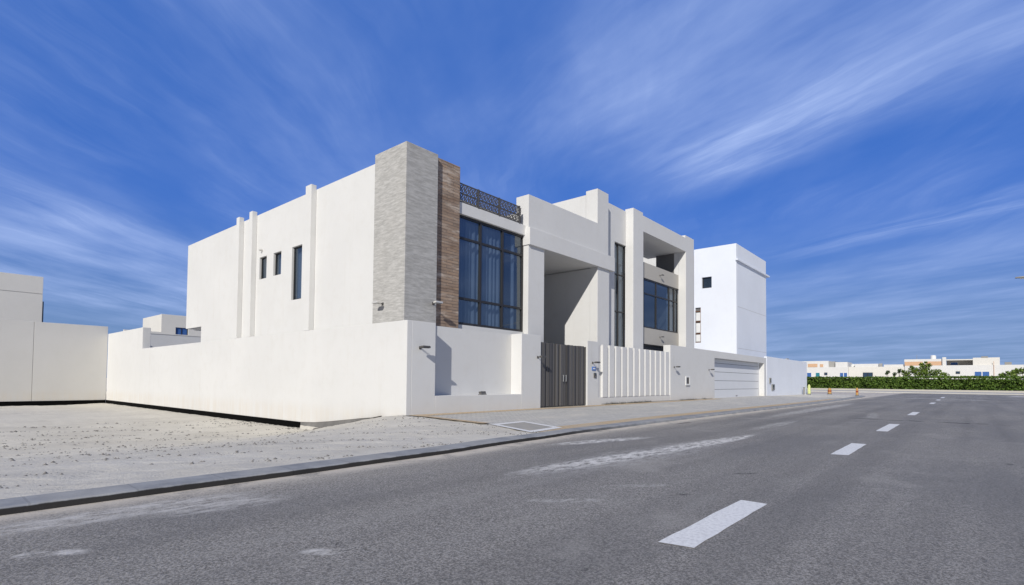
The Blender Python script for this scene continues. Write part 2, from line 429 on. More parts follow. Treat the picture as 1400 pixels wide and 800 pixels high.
# ------------------------------------------------------------------ mesh helpers
def origin_of(p):
    o = Vector((0, 0, 0))
    while p is not None:
        o += p.location
        p = p.parent
    return o
class MB:
    def __init__(self): self.bm = bmesh.new()
    def box(self, x0, x1, y0, y1, z0, z1):
        vs = [self.bm.verts.new((x, y, z)) for z in (z0, z1) for y in (y0, y1) for x in (x0, x1)]
        for f in ((0, 2, 3, 1), (4, 5, 7, 6), (0, 1, 5, 4), (2, 6, 7, 3), (0, 4, 6, 2), (1, 3, 7, 5)):
            self.bm.faces.new([vs[i] for i in f])
        return self
    def hexa(self, pts):
        vs = [self.bm.verts.new(p) for p in pts]
        for f in ((0, 2, 3, 1), (4, 5, 7, 6), (0, 1, 5, 4), (2, 6, 7, 3), (0, 4, 6, 2), (1, 3, 7, 5)):
            self.bm.faces.new([vs[i] for i in f])
        return self
    def quad(self, *pts):
        self.bm.faces.new([self.bm.verts.new(p) for p in pts]); return self
    def prism(self, outline, a0, a1, axis='y'):
        def P(u_, z_, a): return (u_, a, z_) if axis == 'y' else ((a, u_, z_) if axis == 'x' else (u_, z_, a))
        A = [self.bm.verts.new(P(u_, z_, a0)) for u_, z_ in outline]
        B = [self.bm.verts.new(P(u_, z_, a1)) for u_, z_ in outline]
        self.bm.faces.new(A); self.bm.faces.new(B[::-1])
        k = len(A)
        for i in range(k): self.bm.faces.new((A[i], B[i], B[(i+1) % k], A[(i+1) % k]))
        return self
    def tube(self, a, b, r0, r1=None, seg=10, cap=True):
        a, b = Vector(a), Vector(b); r1 = r0 if r1 is None else r1
        d = (b-a).normalized()
        s = d.orthogonal().normalized(); t = d.cross(s)
        A = []; B = []
        for i in range(seg):
            an = 2*math.pi*i/seg
            o = s*math.cos(an) + t*math.sin(an)
            A.append(self.bm.verts.new(a+o*r0)); B.append(self.bm.verts.new(b+o*r1))
        for i in range(seg): self.bm.faces.new((A[i], A[(i+1) % seg], B[(i+1) % seg], B[i]))
        if cap: self.bm.faces.new(A[::-1]); self.bm.faces.new(B)
        return self
    def lathe(self, c, prof, seg=14):
        rings = []
        for r_, z_ in prof:
            rings.append([self.bm.verts.new((c[0]+r_*math.cos(2*math.pi*i/seg), c[1]+r_*math.sin(2*math.pi*i/seg), c[2]+z_)) for i in range(seg)])
        for A, B in zip(rings, rings[1:]):
            for i in range(seg): self.bm.faces.new((A[i], A[(i+1) % seg], B[(i+1) % seg], B[i]))
        self.bm.faces.new(rings[0][::-1]); self.bm.faces.new(rings[-1])
        return self
    def wall(self, face, plane, depth, u0, u1, z0, z1, holes=()):
        """slab with rectangular openings; face 'y' looks to -Y, face 'x' looks to -X"""
        us = sorted({u0, u1, *[h[0] for h in holes], *[h[1] for h in holes]})
        zs = sorted({z0, z1, *[h[2] for h in holes], *[h[3] for h in holes]})
        us = [a for a in us if u0 <= a <= u1]; zs = [a for a in zs if z0 <= a <= z1]
        def P(a, z, d): return (a, plane+d, z) if face == 'y' else (plane+d, a, z)
        def solid(i, j):
            if not (0 <= i < len(us)-1 and 0 <= j < len(zs)-1): return False
            cu, cz = (us[i]+us[i+1])/2, (zs[j]+zs[j+1])/2
            return not any(h[0] < cu < h[1] and h[2] < cz < h[3] for h in holes)
        q = self.quad
        for i in range(len(us)-1):
            for j in range(len(zs)-1):
                if not solid(i, j): continue
                a, b, c, d = us[i], us[i+1], zs[j], zs[j+1]
                for dd in (0, depth): q(P(a, c, dd), P(b, c, dd), P(b, d, dd), P(a, d, dd))
                if not solid(i-1, j): q(P(a, c, 0), P(a, c, depth), P(a, d, depth), P(a, d, 0))
                if not solid(i+1, j): q(P(b, c, 0), P(b, c, depth), P(b, d, depth), P(b, d, 0))
                if not solid(i, j-1): q(P(a, c, 0), P(b, c, 0), P(b, c, depth), P(a, c, depth))
                if not solid(i, j+1): q(P(a, d, 0), P(b, d, 0), P(b, d, depth), P(a, d, depth))
        bmesh.ops.remove_doubles(self.bm, verts=self.bm.verts[:], dist=1e-5)
        return self
    def build(self, name, mat, parent=None, bevel=0.0, smooth=False, **tags):
        bmesh.ops.recalc_face_normals(self.bm, faces=self.bm.faces[:])
        o0 = origin_of(parent)
        if parent is None and tags.get('at') is not None: o0 = Vector(tags.pop('at'))
        else: tags.pop('at', None)
        if o0.length: bmesh.ops.translate(self.bm, vec=-o0, verts=self.bm.verts[:])
        me = bpy.data.meshes.new(name)
        self.bm.to_mesh(me); self.bm.free()
        me.materials.append(MATS[mat])
        if smooth:
            for p in me.polygons: p.use_smooth = True
        o = bpy.data.objects.new(name, me)
        COL.objects.link(o)
        if parent is not None: o.parent = parent
        else: o.location = o0
        if bevel:
            b = o.modifiers.new('bevel', 'BEVEL'); b.width = bevel; b.segments = 2; b.limit_method = 'ANGLE'
            b.angle_limit = R(40)
        tag(o, **tags)
        return o
def tag(o, label=None, cat=None, group=None, kind=None):
    if label: o['label'] = label
    if cat: o['category'] = cat
    if group: o['group'] = group
    if kind: o['kind'] = kind
def thing(name, loc, label, cat, group=None):
    o = bpy.data.objects.new(name, None)
    o.empty_display_size = 0.3
    COL.objects.link(o)
    o.location = loc
    tag(o, label, cat, group)
    return o
def copy_tree(o, parent=None):
    c = o.copy(); COL.objects.link(c)
    if parent is not None: c.parent = parent
    for ch in list(o.children): copy_tree(ch, c)
    return c
def sheet(name, mat, xs, ys, hf, **tags):
    me = bpy.data.meshes.new(name)
    vs = [(x, y, hf(x, y)) for y in ys for x in xs]
    nx = len(xs)
    fs = [(j*nx+i, j*nx+i+1, (j+1)*nx+i+1, (j+1)*nx+i) for j in range(len(ys)-1) for i in range(nx-1)]
    me.from_pydata(vs, [], fs)
    for p in me.polygons: p.use_smooth = True
    me.materials.append(MATS[mat])
    o = bpy.data.objects.new(name, me); COL.objects.link(o)
    tag(o, **tags)
    return o
def frange(a, b, st):
    k = max(1, int(round((b-a)/st)))
    return [a+(b-a)*i/k for i in range(k+1)]
def sstep(t): t = max(0., min(1., t)); return t*t*(3-2*t)

# ------------------------------------------------------------------ ground, road, kerb, pavement
KERB = [(-60, 6.95), (-10, 6.95), (0, 6.97), (3, 7.0), (6, 7.1), (9, 7.35), (12, 7.55), (18, 7.65), (26, 7.6), (36, 7.45), (48, 7.5), (60, 7.7), (66, 8.0)]
def kerb_y(x):
    for (a, b), (c, d) in zip(KERB, KERB[1:]):
        if x <= c: return b+(d-b)*sstep((x-a)/(c-a))*1.0 if x >= a else KERB[0][1]
    return KERB[-1][1]
def ramp_h(x, y): return -0.050+0.105*max(0, min(1, (y-7.9)/6.0))
def lot_h(x, y):
    if x > 10.96 or y < kerb_y(x)+0.3: return -0.20
    y0 = 8.4 + 3.8*sstep((x-4.5)/6.0)
    h = -0.055 - 0.84*sstep((y-y0)/(20.6-y0))
    if y < 14.2: h = h+(ramp_h(x, y)-0.012-h)*sstep((x-8.2)/2.5)*sstep((y-7.4)/0.8)
    else: h = h+(-0.03-0.78*sstep((y-14.2)/6.4)-0.12*sstep((y-14.6)/1.2)*sstep((20.4-y)/1.5)-h)*sstep((x-8.2)/2.5)
    h += 0.045*sstep((10.6-x)/1.5)*(noise.noise(Vector((x*0.5, y*0.8, 0.3)))) * sstep((y-7.6)/1.5)
    rx_, ry_ = x*0.79-y*0.61, x*0.61+y*0.79
    h += 0.022*(noise.noise(Vector((rx_*0.25, ry_*2.4, 6.1))))*sstep((y-8.0)/1.0)*sstep((10.4-x)/1.0)
    h += 0.022*noise.noise(Vector((x*2.1, y*3.1, 1.3))) + 0.012*noise.noise(Vector((x*6, y*7, 4.3)))
    return h
gx = [-3000, -600, -150, -60, -25, -10] + frange(-6, 10.95, 0.11) + [11.08, 20, 40, 70, 120, 200, 400, 1000, 3000]
gy = [-3000, -800, -200, -60, -20, 0, 6.5, 7.2] + frange(7.35, 26, 0.11) + frange(26.4, 51.6, 0.4) + [56, 70, 120, 300, 1000, 3000]
sheet('ground', 'sand', gx, gy, lot_h, kind='structure')

rxs = frange(-60, 66, 0.6)
me_xs = rxs
road = MB()
def strip(mb, xs, ya, yb, za, zb):
    prev = None
    for x in xs:
        a = mb.bm.verts.new((x, ya(x), za)); b = mb.bm.verts.new((x, yb(x), zb))
        if prev: mb.bm.faces.new((prev[0], a, b, prev[1]))
        prev = (a, b)
strip(road, rxs, lambda x: -4.3, lambda x: kerb_y(x)+0.02, -0.12, -0.12)
# mouth of the junction with its rounded corners, then the cross street
arc = [(66+8*math.sin(t), 16.0-8*math.cos(t)) for t in [math.pi/2*i/10 for i in range(11)]]
arc2 = [(66+8*math.sin(t), -12.3+8*math.cos(t)) for t in [math.pi/2*i/10 for i in range(11)]]
for i in range(10):
    (x0, y0), (x1, y1) = arc[i], arc[i+1]
    (_, b0), (_, b1) = arc2[i], arc2[i+1]
    road.quad((x0, b0, -0.12), (x1, b1, -0.12), (x1, y1, -0.12), (x0, y0, -0.12))
road.quad((74, -140, -0.12), (101, -140, -0.12), (101, 140, -0.12), (74, 140, -0.12))
bmesh.ops.remove_doubles(road.bm, verts=road.bm.verts[:], dist=1e-4)
road.build('road', 'asphalt', kind='structure')

kerb = MB()
prof = [(0.0, -0.16), (0.0, -0.062), (0.02, -0.042), (0.43, -0.036), (0.45, -0.045), (0.45, -0.2)]
prev = None
kpts = [(x, kerb_y(x), 0.0, 1.0) for x in rxs]
for (x, y) in arc[1:]:
    t = math.atan2(x-66, 16-y)
    kpts.append((x, y, -math.sin(t), math.cos(t)))
for x, y in ((74, 30), (74, 140)): kpts.append((x, y, -1.0, 0.0))
for (x, y, nx_, ny_) in kpts:
    drop = 0.010*sstep((x-15)/6)*sstep((54-x)/6)
    ring = [kerb.bm.verts.new((x+nx_*d, y+ny_*d, z-(drop if z > -0.1 else 0))) for d, z in prof]
    if prev:
        for i in range(len(prof)-1): kerb.bm.faces.new((prev[i], ring[i], ring[i+1], prev[i+1]))
    prev = ring
kerb.build('kerb', 'kerb_concrete', kind='structure')

pav = MB()
def ramp(x, y):
    y0 = kerb_y(x)+0.42
    return -0.050 + 0.105*max(0, min(1, (y-y0)/(13.9-y0)))
def pav_strip(mb, xs, fa, fb, dz=0.0, rows=1):
    prev = None
    for x in xs:
        row = []
        for k in range(rows+1):
            y = fa(x)+(fb(x)-fa(x))*k/rows
            row.append(mb.bm.verts.new((x, y, ramp(x, y)+dz)))
        if prev:
            for k in range(rows): mb.bm.faces.new((prev[k], row[k], row[k+1], prev[k+1]))
        prev = row
pav_strip(pav, frange(10.95, 52.9, 0.6), lambda x: kerb_y(x)+0.44, lambda x: 14.6, rows=4)
pav.build('pavement', 'paver', kind='structure')
tb = MB()
pav_strip(tb, frange(11.0, 38.9, 0.6), lambda x: 13.30, lambda x: 13.86, 0.004)
pav_strip(tb, frange(10.4, 50, 0.6), lambda x: kerb_y(x)+0.46, lambda x: kerb_y(x)+1.0, 0.005)
tb.quad((10.72, 10.25, 0.012), (11.02, 10.25, 0.012), (11.22, 13.30, 0.062), (10.96, 13.30, 0.062))
tb.build('paver_border', 'tan_paver', kind='structure')
verge = MB()
verge.quad((52.9, kerb_y(52.9)+0.44, -0.03), (66, kerb_y(66)+0.44, -0.03), (66, 14.2, -0.01), (52.9, 14.2, 0.02))
va = [(66+7.56*math.sin(t), 16.0-7.56*math.cos(t)) for t in [math.pi/2*i/10 for i in range(11)]]
verge.bm.faces.new([verge.bm.verts.new((x, y, -0.03)) for x, y in va] + [verge.bm.verts.new((73.5, 60, -0.03)), verge.bm.verts.new((66, 60, -0.03))])
verge.build('verge', 'sand', kind='structure')
side = MB()
side.box(-60, 66, -7.3, -4.3, -0.3, 0.0)
side.build('side_pavement', 'paver', kind='structure')
fp = MB()
fp.box(101, 101.35, -140, 140, -0.3, 0.06)
fp.box(101.35, 117, -140, 140, -0.3, 0.055)
fp.build('far_pavement', 'pale_paver', kind='structure')
fl = MB(); fl.box(116.4, 116.8, -90, 90, 0, 0.35)
fl.build('low_edging_wall', 'beige_stone', label='low cream edging wall running along the foot of the far hedge', cat='low wall')

# manhole surround
mh = thing('manhole_cover', (11.25, 9.0, 0.0), 'inspection chamber cover with wide white painted surround in the grey pavers', 'manhole cover')
def mhq(mb, a, b, c, d, z):
    mb.quad(*[(p[0], p[1], ramp(p[0], p[1])+z) for p in (a, b, c, d)])
c0, c1, c2, c3 = (10.07, 7.98), (11.71, 8.22), (12.43, 10.18), (10.81, 10.03)
cc = (11.25, 9.1)
def inn(p, k): return (cc[0]+(p[0]-cc[0])*k, cc[1]+(p[1]-cc[1])*k)
mb = MB()
cs = [c0, c1, c2, c3]
for i in range(4): mhq(mb, cs[i], cs[(i+1) % 4], inn(cs[(i+1) % 4], 0.74), inn(cs[i], 0.74), 0.012)
mb.build('surround', 'line_paint', mh)
mb = MB(); mhq(mb, *[inn(p, 0.74) for p in cs], 0.008); mb.build('cover', 'concrete', mh)

# centre line
order = ['nearest', 'second', 'third', 'fourth', 'fifth', 'sixth', 'seventh']
dash = [(4.20, 6.25), (11.5, 13.95), (18.1, 21.7), (28.6, 32.0), (46.8, 50.2), (57.6, 60.8), (68.5, 73.5)]
for (a, b), nm in zip(dash, order):
    mb = MB()
    jit = lambda: random.uniform(-0.012, 0.012)
    n_ = 8
    L0 = [(a+(b-a)*i/n_+(jit()*3 if i in (0, n_) else 0), 1.665+jit()*0.6) for i in range(n_+1)]
    L1 = [(a+(b-a)*i/n_+(jit()*3 if i in (0, n_) else 0)-0.03, 1.945+jit()*0.6) for i in range(n_+1)]
    for i in range(n_):
        mb.quad((*L0[i], -0.114), (*L0[i+1], -0.114), (*L1[i+1], -0.114), (*L1[i], -0.114))
    mb.build('lane_marking', 'line_paint', at=((a+b)/2, 1.8, -0.12), label='%s white dash of the road centre line counted away from the viewer' % nm, cat='road marking', group='white centre line dashes')

# rubble on the sand
rb = MB()
def rock(x, y, z, s):
    vs = [rb.bm.verts.new((x+s*random.uniform(.6, 1.2)*dx, y+s*random.uniform(.6, 1.2)*dy, z+s*random.uniform(.4, .8)*dz)) for dx, dy, dz in ((1, 0, 0), (0, 1, 0), (-1, 0, 0), (0, -1, 0), (0, 0, 1), (0, 0, -1))]
    for a, b in ((0, 1), (1, 2), (2, 3), (3, 0)):
        rb.bm.faces.new((vs[a], vs[b], vs[4])); rb.bm.faces.new((vs[b], vs[a], vs[5]))
rr = random.Random(3)
for k in range(6500):
    y = 7.7+22*rr.random()**1.7
    x = rr.uniform(0.3*y-6, 10.9)
    if noise.noise(Vector(((x*.79-y*.61)*0.22, (x*.61+y*.79)*1.6, 9))) < 0.08: continue
    rock(x, y, lot_h(x, y), rr.choice((.009, .012, .014, .018, .026))*(1+y/20))
for k in range(70):
    y = rr.uniform(13.6, 21); x = 10.9-abs(rr.gauss(0, .35))
    rock(x, y, lot_h(x, y), rr.uniform(.02, .07))
rb.build('rubble', 'rubble', kind='stuff', label='scattered dark stones and rubble lying on the pale sand lot', cat='rubble')

# ------------------------------------------------------------------ villa
V = thing('villa', (11.27, 14.45, 0), 'large white two storey villa with grey stone corner tower and brown brick strip', 'house')
WP = 'white_plaster'
# windows: frame mesh > pane, curtain ; and an interior box behind
def window(parent, face, plane, u0, u1, z0, z1, us=(), zs=(), curtain=True, fw_=0.06, depth=0.09, room=1.3, skip=()):
    def bx(mb, a, b, c, d, p0, p1):
        if face == 'y': mb.box(a, b, p0, p1, c, d)
        else: mb.box(p0, p1, a, b, c, d)
    mb = MB()
    p0, p1 = plane, plane+depth
    bx(mb, u0, u0+fw_, z0, z1, p0, p1); bx(mb, u1-fw_, u1, z0, z1, p0, p1)
    bx(mb, u0+fw_, u1-fw_, z0, z0+fw_, p0, p1); bx(mb, u0+fw_, u1-fw_, z1-fw_, z1, p0, p1)
    for m_ in us: bx(mb, m_-fw_*.55, m_+fw_*.55, z0+fw_, z1-fw_, p0-0.012, p1-.01)
    for m_ in zs: bx(mb, u0+fw_, u1-fw_, m_-fw_*.5, m_+fw_*.5, p0-0.004, p1-.02)
    fr = mb.build('window', 'dark_frame', parent)
    mb = MB()
    rg = random.Random(int(u0*100+z0*7))
    ue = [u0+.02, *sorted(us), u1-.02]; ze = [z0+.02, *sorted(zs), z1-.02]
    for a_, b_ in zip(ue, ue[1:]):
        for c_, d_ in zip(ze, ze[1:]):       # every light sits a hair out of true in its frame
            t1, t2 = rg.uniform(-.007, .007)*(b_-a_), rg.uniform(-.006, .006)*(d_-c_)
            o_ = plane+depth*.5
            q = [(a_, o_-t1-t2, c_), (b_, o_+t1-t2, c_), (b_, o_+t1+t2, d_), (a_, o_-t1+t2, d_)]
            mb.quad(*[(k_[0], k_[1], k_[2]) if face == 'y' else (k_[1], k_[0], k_[2]) for k_ in q])
    mb.build('pane', 'tinted_glass', fr)
    if curtain:
        mb = MB()
        span = u1-u0; k = int(span/0.05)
        spans = [(u0, u1)] if curtain is True else curtain
        for a, b in spans:
            k = max(4, int((b-a)/0.045)); pv = None
            for i in range(k+1):
                uu = a+(b-a)*i/k
                d = plane+depth+0.16+0.045*math.sin(i*1.15+0.8*math.sin(i*.37))
                q = [(uu, d, z0+.03), (uu, d, z1-.02)] if face == 'y' else [(d, uu, z0+.03), (d, uu, z1-.02)]
                cur = [mb.bm.verts.new(t) for t in q]
                if pv: mb.bm.faces.new((pv[0], cur[0], cur[1], pv[1]))
                pv = cur
        mb.build('curtain', 'curtain', fr, smooth=True)
    mb = MB()
    a0 = plane+depth+.30; a1 = a0+room
    def P(uu, d, z): return (uu, d, z) if face == 'y' else (d, uu, z)
    e = 0.02
    A = [P(u0-e, plane+depth, z0-e), P(u1+e, plane+depth, z0-e), P(u1+e, plane+depth, z1+e), P(u0-e, plane+depth, z1+e)]
    B = [P(u0-e, a1, z0-e), P(u1+e, a1, z0-e), P(u1+e, a1, z1+e), P(u0-e, a1, z1+e)]
    for i in range(4): mb.quad(A[i], A[(i+1) % 4], B[(i+1) % 4], B[i])
    mb.quad(*B)
    mb.build('room', 'interior', fr)
    return fr

# side wall with its window openings
side_holes = [(24.90, 25.65, 5.95, 7.00), (23.46, 24.22, 5.95, 7.00), (21.58, 22.47, 4.66, 7.00), (32.85, 35.3, -0.5, 4.13)]
MB().wall('x', 11.27, 0.35, 16.28, 35.25, -0.3, 9.12, side_holes).build('side_wall', WP, V, 0.012)
MB().box(11.62, 23.8, 16.3, 35.2, 8.75, 8.95).build('roof', 'concrete', V)
MB().box(11.62, 24.5, 34.95, 35.25, 4.13, 9.12).build('rear_wall', WP, V)
MB().box(11.62, 24.5, 32.85, 34.95, 4.05, 4.25).build('terrace_ceiling', WP, V)
MB().box(12.2, 24.5, 32.6, 32.85, -0.3, 4.05).build('terrace_wall', WP, V)
MB().box(11.60, 11.75, 32.85, 35.25, -0.3, 3.30).build('terrace_parapet', WP, V, 0.01)
for y0, y1 in ((27.47, 27.80), (25.99, 26.32), (20.46, 20.92)):
    MB().box(11.03, 11.266, y0, y1, 3.205, 9.29).build('pilaster', WP, V, 0.01)
for h in side_holes[:3]:
    cu = True if h[0] != 23.46 else [(23.46, 24.22)]
    window(V, 'x', 11.37, h[0]+.005, h[1]-.005, h[2]+.005, h[3]-.005, curtain=cu, fw_=0.045, room=0.8)
mb = MB(); mb.tube((11.28, 25.36, 7.33), (11.12, 25.36, 7.31), 0.05)
mb.build('vent_pipe', 'lamp_pale', V)

MB().box(11.22, 12.66, 14.45, 16.275, -0.2, 9.41).build('stone_tower', 'split_stone', V, 0.012)
MB().box(12.663, 13.93, 14.62, 15.9, -0.2, 9.40).build('brick_panel', 'ledger_brick', V, 0.012)

# big window bay
MB().box(13.94, 18.03, 14.72, 15.25, 7.655, 8.105).build('window_lintel', WP, V, 0.012)
MB().box(13.94, 18.03, 14.78, 15.1, -0.2, 3.36).build('sill_wall', WP, V)
window(V, 'y', 14.83, 13.94, 18.03, 3.37, 7.65, (15.32, 16.66), (6.76, 4.40), curtain=[(14.0, 16.95), (17.45, 17.75)], fw_=0.09)
MB().box(13.95, 23.8, 15.25, 21, 7.95, 8.08).build('roof_terrace', 'concrete', V)
# railing with a lattice of rings and diagonals in two rows
rl = MB()
ry = 14.74
for z in (8.13, 8.47, 8.83): rl.box(13.95, 17.66, ry-.02, ry+.02, z-.022, z+.022)
for xx in (13.97, 15.05, 16.30, 17.62): rl.box(xx-.035, xx+.035, ry-.03, ry+.03, 8.09, 8.87)
rail = rl.build('railing', 'metal_dark', V)
la = MB()
for z0 in (8.152, 8.492):
    h = 0.316
    x = 14.0
    while x < 17.6:
        for (xa, xb, za, zb) in ((x, x+.22, z0, z0+h), (x, x+.22, z0+h, z0)):
            la.tube((xa, ry, za), (xb, ry, zb), 0.019, seg=5)
        for i in range(8):
            a, b = 2*math.pi*i/8, 2*math.pi*(i+1)/8
            la.tube((x+.11+.085*math.cos(a), ry-.012, z0+h/2+.12*math.sin(a)), (x+.11+.085*math.cos(b), ry-.012, z0+h/2+.12*math.sin(b)), 0.017, seg=4, cap=False)
        x += 0.22
la.build('lattice', 'metal_dark', rail)

# porch
PZ = 7.22
MB().box(18.05, 19.21, 14.55, 15.30, -0.2, PZ).build('pillar', WP, V, 0.012)
MB().box(23.83, 25.02, 14.55, 15.015, -0.2, PZ).build('pillar', WP, V, 0.012)
MB().box(23.83, 24.10, 15.017, 20.5, -0.2, PZ-.03).build('porch_wall', WP, V)
MB().box(18.6, 18.9, 15.30, 20.5, -0.2, PZ-.03).build('porch_wall', WP, V)
MB().box(18.6, 24.1, 20.5, 20.8, -0.2, PZ-.03).build('porch_wall', WP, V)
MB().box(18.05, 24.1, 14.60, 20.8, PZ, PZ+.10).build('porch_ceiling', WP, V)
MB().box(18.9, 23.83, 14.9, 20.5, -0.2, 0.30).build('porch_floor', 'beige_stone', V)
dr = MB(); dr.box(20.3, 22.4, 20.42, 20.495, 0.3, 3.6); door = dr.build('door', 'brown_wood', V)
hd = MB(); hd.tube((21.25, 20.36, 1.2), (21.25, 20.36, 2.2), 0.03); hd.build('handle', 'lamp_metal', door)
MB().tube((19.25, 15.2, 6.98), (19.36, 15.2, 6.98), 0.03).build('spotlight', 'metal_dark', V)
MB().prism([(18.04, 7.98), (24.92, 7.98), (24.92, 11.37), (23.80, 11.37), (23.80, 9.53), (18.04, 9.47)], 14.55, 15.27).build('parapet', WP, V, 0.012)
MB().box(18.0, 25.44, 14.44, 14.90, 7.215, 7.985).build('ledge', WP, V, 0.012)
MB().box(23.80, 27.73, 15.275, 22.0, 8.1, 11.17).build('stair_block', WP, V)

# recessed strip with the tall window
MB().wall('y', 15.02, 0.25, 24.925, 27.745, -0.2, 11.22, [(26.42, 27.745, 3.0, 9.18)]).build('recessed_wall', WP, V, 0.01)
window(V, 'y', 15.12, 26.43, 27.74, 3.05, 9.17, (26.98,), (5.25, 7.4), curtain=[(27.0, 27.70)], fw_=0.055)

# big frame round the loggia
MB().prism([(27.75, -0.2), (29.02, -0.2), (29.02, 10.24), (35.37, 10.24), (35.37, -0.2), (36.80, -0.2), (36.80, 11.38),
            (35.27, 11.38), (35.27, 11.20), (28.97, 11.20), (28.97, 11.36), (27.75, 11.36)], 14.55, 15.08).build('frame', WP, V, 0.012)
MB().box(29.02, 35.37, 15.085, 15.30, 7.70, 8.68).build('balcony_parapet', 'beige_stone', V, 0.012)
MB().box(29.02, 35.37, 15.085, 15.30, 3.58, 4.60).build('sill_panel', 'beige_stone', V, 0.012)
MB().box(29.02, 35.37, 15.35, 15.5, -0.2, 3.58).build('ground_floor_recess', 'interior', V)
window(V, 'y', 15.13, 29.03, 35.36, 4.61, 7.69, (30.2, 31.98, 33.95, 34.75), (6.76,), curtain=[(34.1, 35.3)], fw_=0.08)
MB().box(29.02, 35.8, 15.085, 17.6, 10.25, 10.55).build('loggia_ceiling', 'white_plaster', V)
MB().box(29.02, 35.8, 15.305, 17.6, 7.5, 7.69).build('loggia_floor', 'concrete', V)
MB().box(35.372, 35.8, 15.085, 15.40, 7.69, 10.245).build('loggia_wall', 'white_plaster', V)
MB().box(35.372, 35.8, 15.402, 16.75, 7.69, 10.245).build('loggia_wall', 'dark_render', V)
MB().box(40, 44, 17.8, 27, -0.2, 11.5).build('roof_room', WP, V)
MB().box(27.75, 29.0, 15.30, 17.6, 7.69, 10.245).build('loggia_wall', 'white_plaster', V)
MB().tube((31.2, 16.0, 10.25), (31.2, 16.0, 10.19), 0.12).build('ceiling_light', 'metal_dark', V)
MB().box(27.8, 39.9, 27.7, 28, -0.2, 8.0).build('rear_wall', WP, V)
MB().box(35.82, 36.78, 15.1, 28, -0.2, 7.4).build('end_wall', WP, V)

# ------------------------------------------------------------------ boundary wall
BW = thing('boundary_wall', (10.95, 13.92, 0), 'long white rendered boundary wall round the villa with niche, fins and garage', 'wall')
TZ = 3.185
# the side run stands on a plinth whose line falls to the back
def zb(y): return -0.03-0.53*sstep((y-13.9)/7.2)
ys = [13.92, 14.6, 15.5, 16.5, 17.5, 18.6, 19.7, 20.83, 42.4]
MB().prism([(y, zb(y)) for y in ys] + [(42.4, TZ), (13.92, TZ)], 10.95, 11.15, 'x').build('side_panel', WP, BW, 0.012)
MB().box(10.95, 11.42, 42.4, 51.29, -0.56, 4.63).build('tall_side_panel', WP, BW, 0.012)
MB().prism([(y, zb(y)-.003) for y in ys] + [(51.29, -0.563), (51.29, -1.2), (13.95, -1.2)], 10.975, 11.13, 'x').build('foundation', 'footing', BW)
MB().box(10.925, 10.972, 20.83, 51.27, -0.90, -0.562).build('black_band', 'black_bitumen', BW)
MB().box(11.152, 12.19, 13.92, 14.50, -0.2, TZ).build('front_panel', WP, BW, 0.012)
MB().box(12.192, 16.868, 13.92, 14.497, -0.2, 0.665).build('niche_sill', WP, BW, 0.01)
MB().box(12.0, 17.2, 14.50, 14.64, 0.3, 3.17).build('niche_back', WP, BW)
MB().box(16.87, 18.18, 13.92, 14.497, -0.2, 3.175).build('front_panel', WP, BW, 0.012)
# pier and finned panel
MB().box(21.90, 22.95, 13.92, 14.32, -0.2, 3.20).build('front_panel', WP, BW, 0.012)
MB().box(22.952, 31.398, 14.02, 14.30, -0.2, 3.02).build('fin_backing', WP, BW)
MB().box(22.952, 31.398, 13.925, 14.018, -0.2, 0.42).build('fin_base', WP, BW, 0.008)
for k in range(12):
    xx = 23.30+k*0.672
    MB().box(xx, xx+0.49, 13.90, 14.018, 0.425, 3.08).build('fin', WP, BW, 0.008)
# garage run
MB().wall('y', 13.92, 0.46, 31.40, 52.32, -0.2, 3.54, [(39.05, 51.63, -0.3, 3.03)]).build('garage_wall', WP, BW, 0.012)
MB().box(38.6, 52.1, 14.62, 20.0, 3.05, 3.25).build('garage_roof', 'concrete', BW)
gd = MB()
zs = [0.03, 0.70, 1.37, 2.04, 2.71, 3.03]
for a, b in zip(zs, zs[1:]):
    gd.box(39.06, 51.62, 14.39, 14.44, a+.014, b-.014)
gdo = gd.build('garage_door', 'garage_paint', BW, 0.008)
MB().box(39.06, 51.62, 14.425, 14.45, 0.03, 3.03).build('door_backing', 'interior', gdo)
hd = MB(); hd.tube((45.2, 14.36, 0.16), (45.5, 14.36, 0.16), 0.025); hd.build('handle', 'metal_dark', gdo)
# weedy dirt strip at the foot of the finned run
MB().box(23.2, 38.6, 13.905, 13.918, 0.0, 0.10).build('base_joint', 'concrete', BW)

# gate
G = thing('metal_gate', (20.03, 14.05, 0.05), 'tall dark grey double gate of uneven vertical slats between white piers', 'gate')
def leaf(x0, x1):
    mb = MB(); x = x0
    rg = random.Random(int(x0*10))
    while x < x1-0.02:
        wd = min(rg.choice((0.045, 0.06, 0.08, 0.11, 0.14)), x1-x)
        d = rg.choice((0, 0.02, 0.04, .055))
        mb.box(x+.002, x+wd-.002, 14.04-d, 14.09, 0.10, 2.90+rg.uniform(-.015, .015))
        x += wd
    return mb
for a, b in ((18.20, 20.02), (20.05, 21.88)):
    lf = leaf(a, b).build('gate_leaf', 'gate_slats', G)
    hx = 19.93 if a < 19 else 20.14
    mb = MB(); mb.tube((hx, 13.95, 1.2), (hx, 13.95, 1.5), 0.016); mb.tube((hx, 13.95, 1.22), (hx, 14.0, 1.22), .012); mb.tube((hx, 13.95, 1.48), (hx, 14.0, 1.48), .012)
    mb.build('handle', 'galvanised', lf)
for z in (0.25, 2.72): MB().box(18.19, 21.89, 14.10, 14.16, z, z+.08).build('rail', 'metal_dark', G)

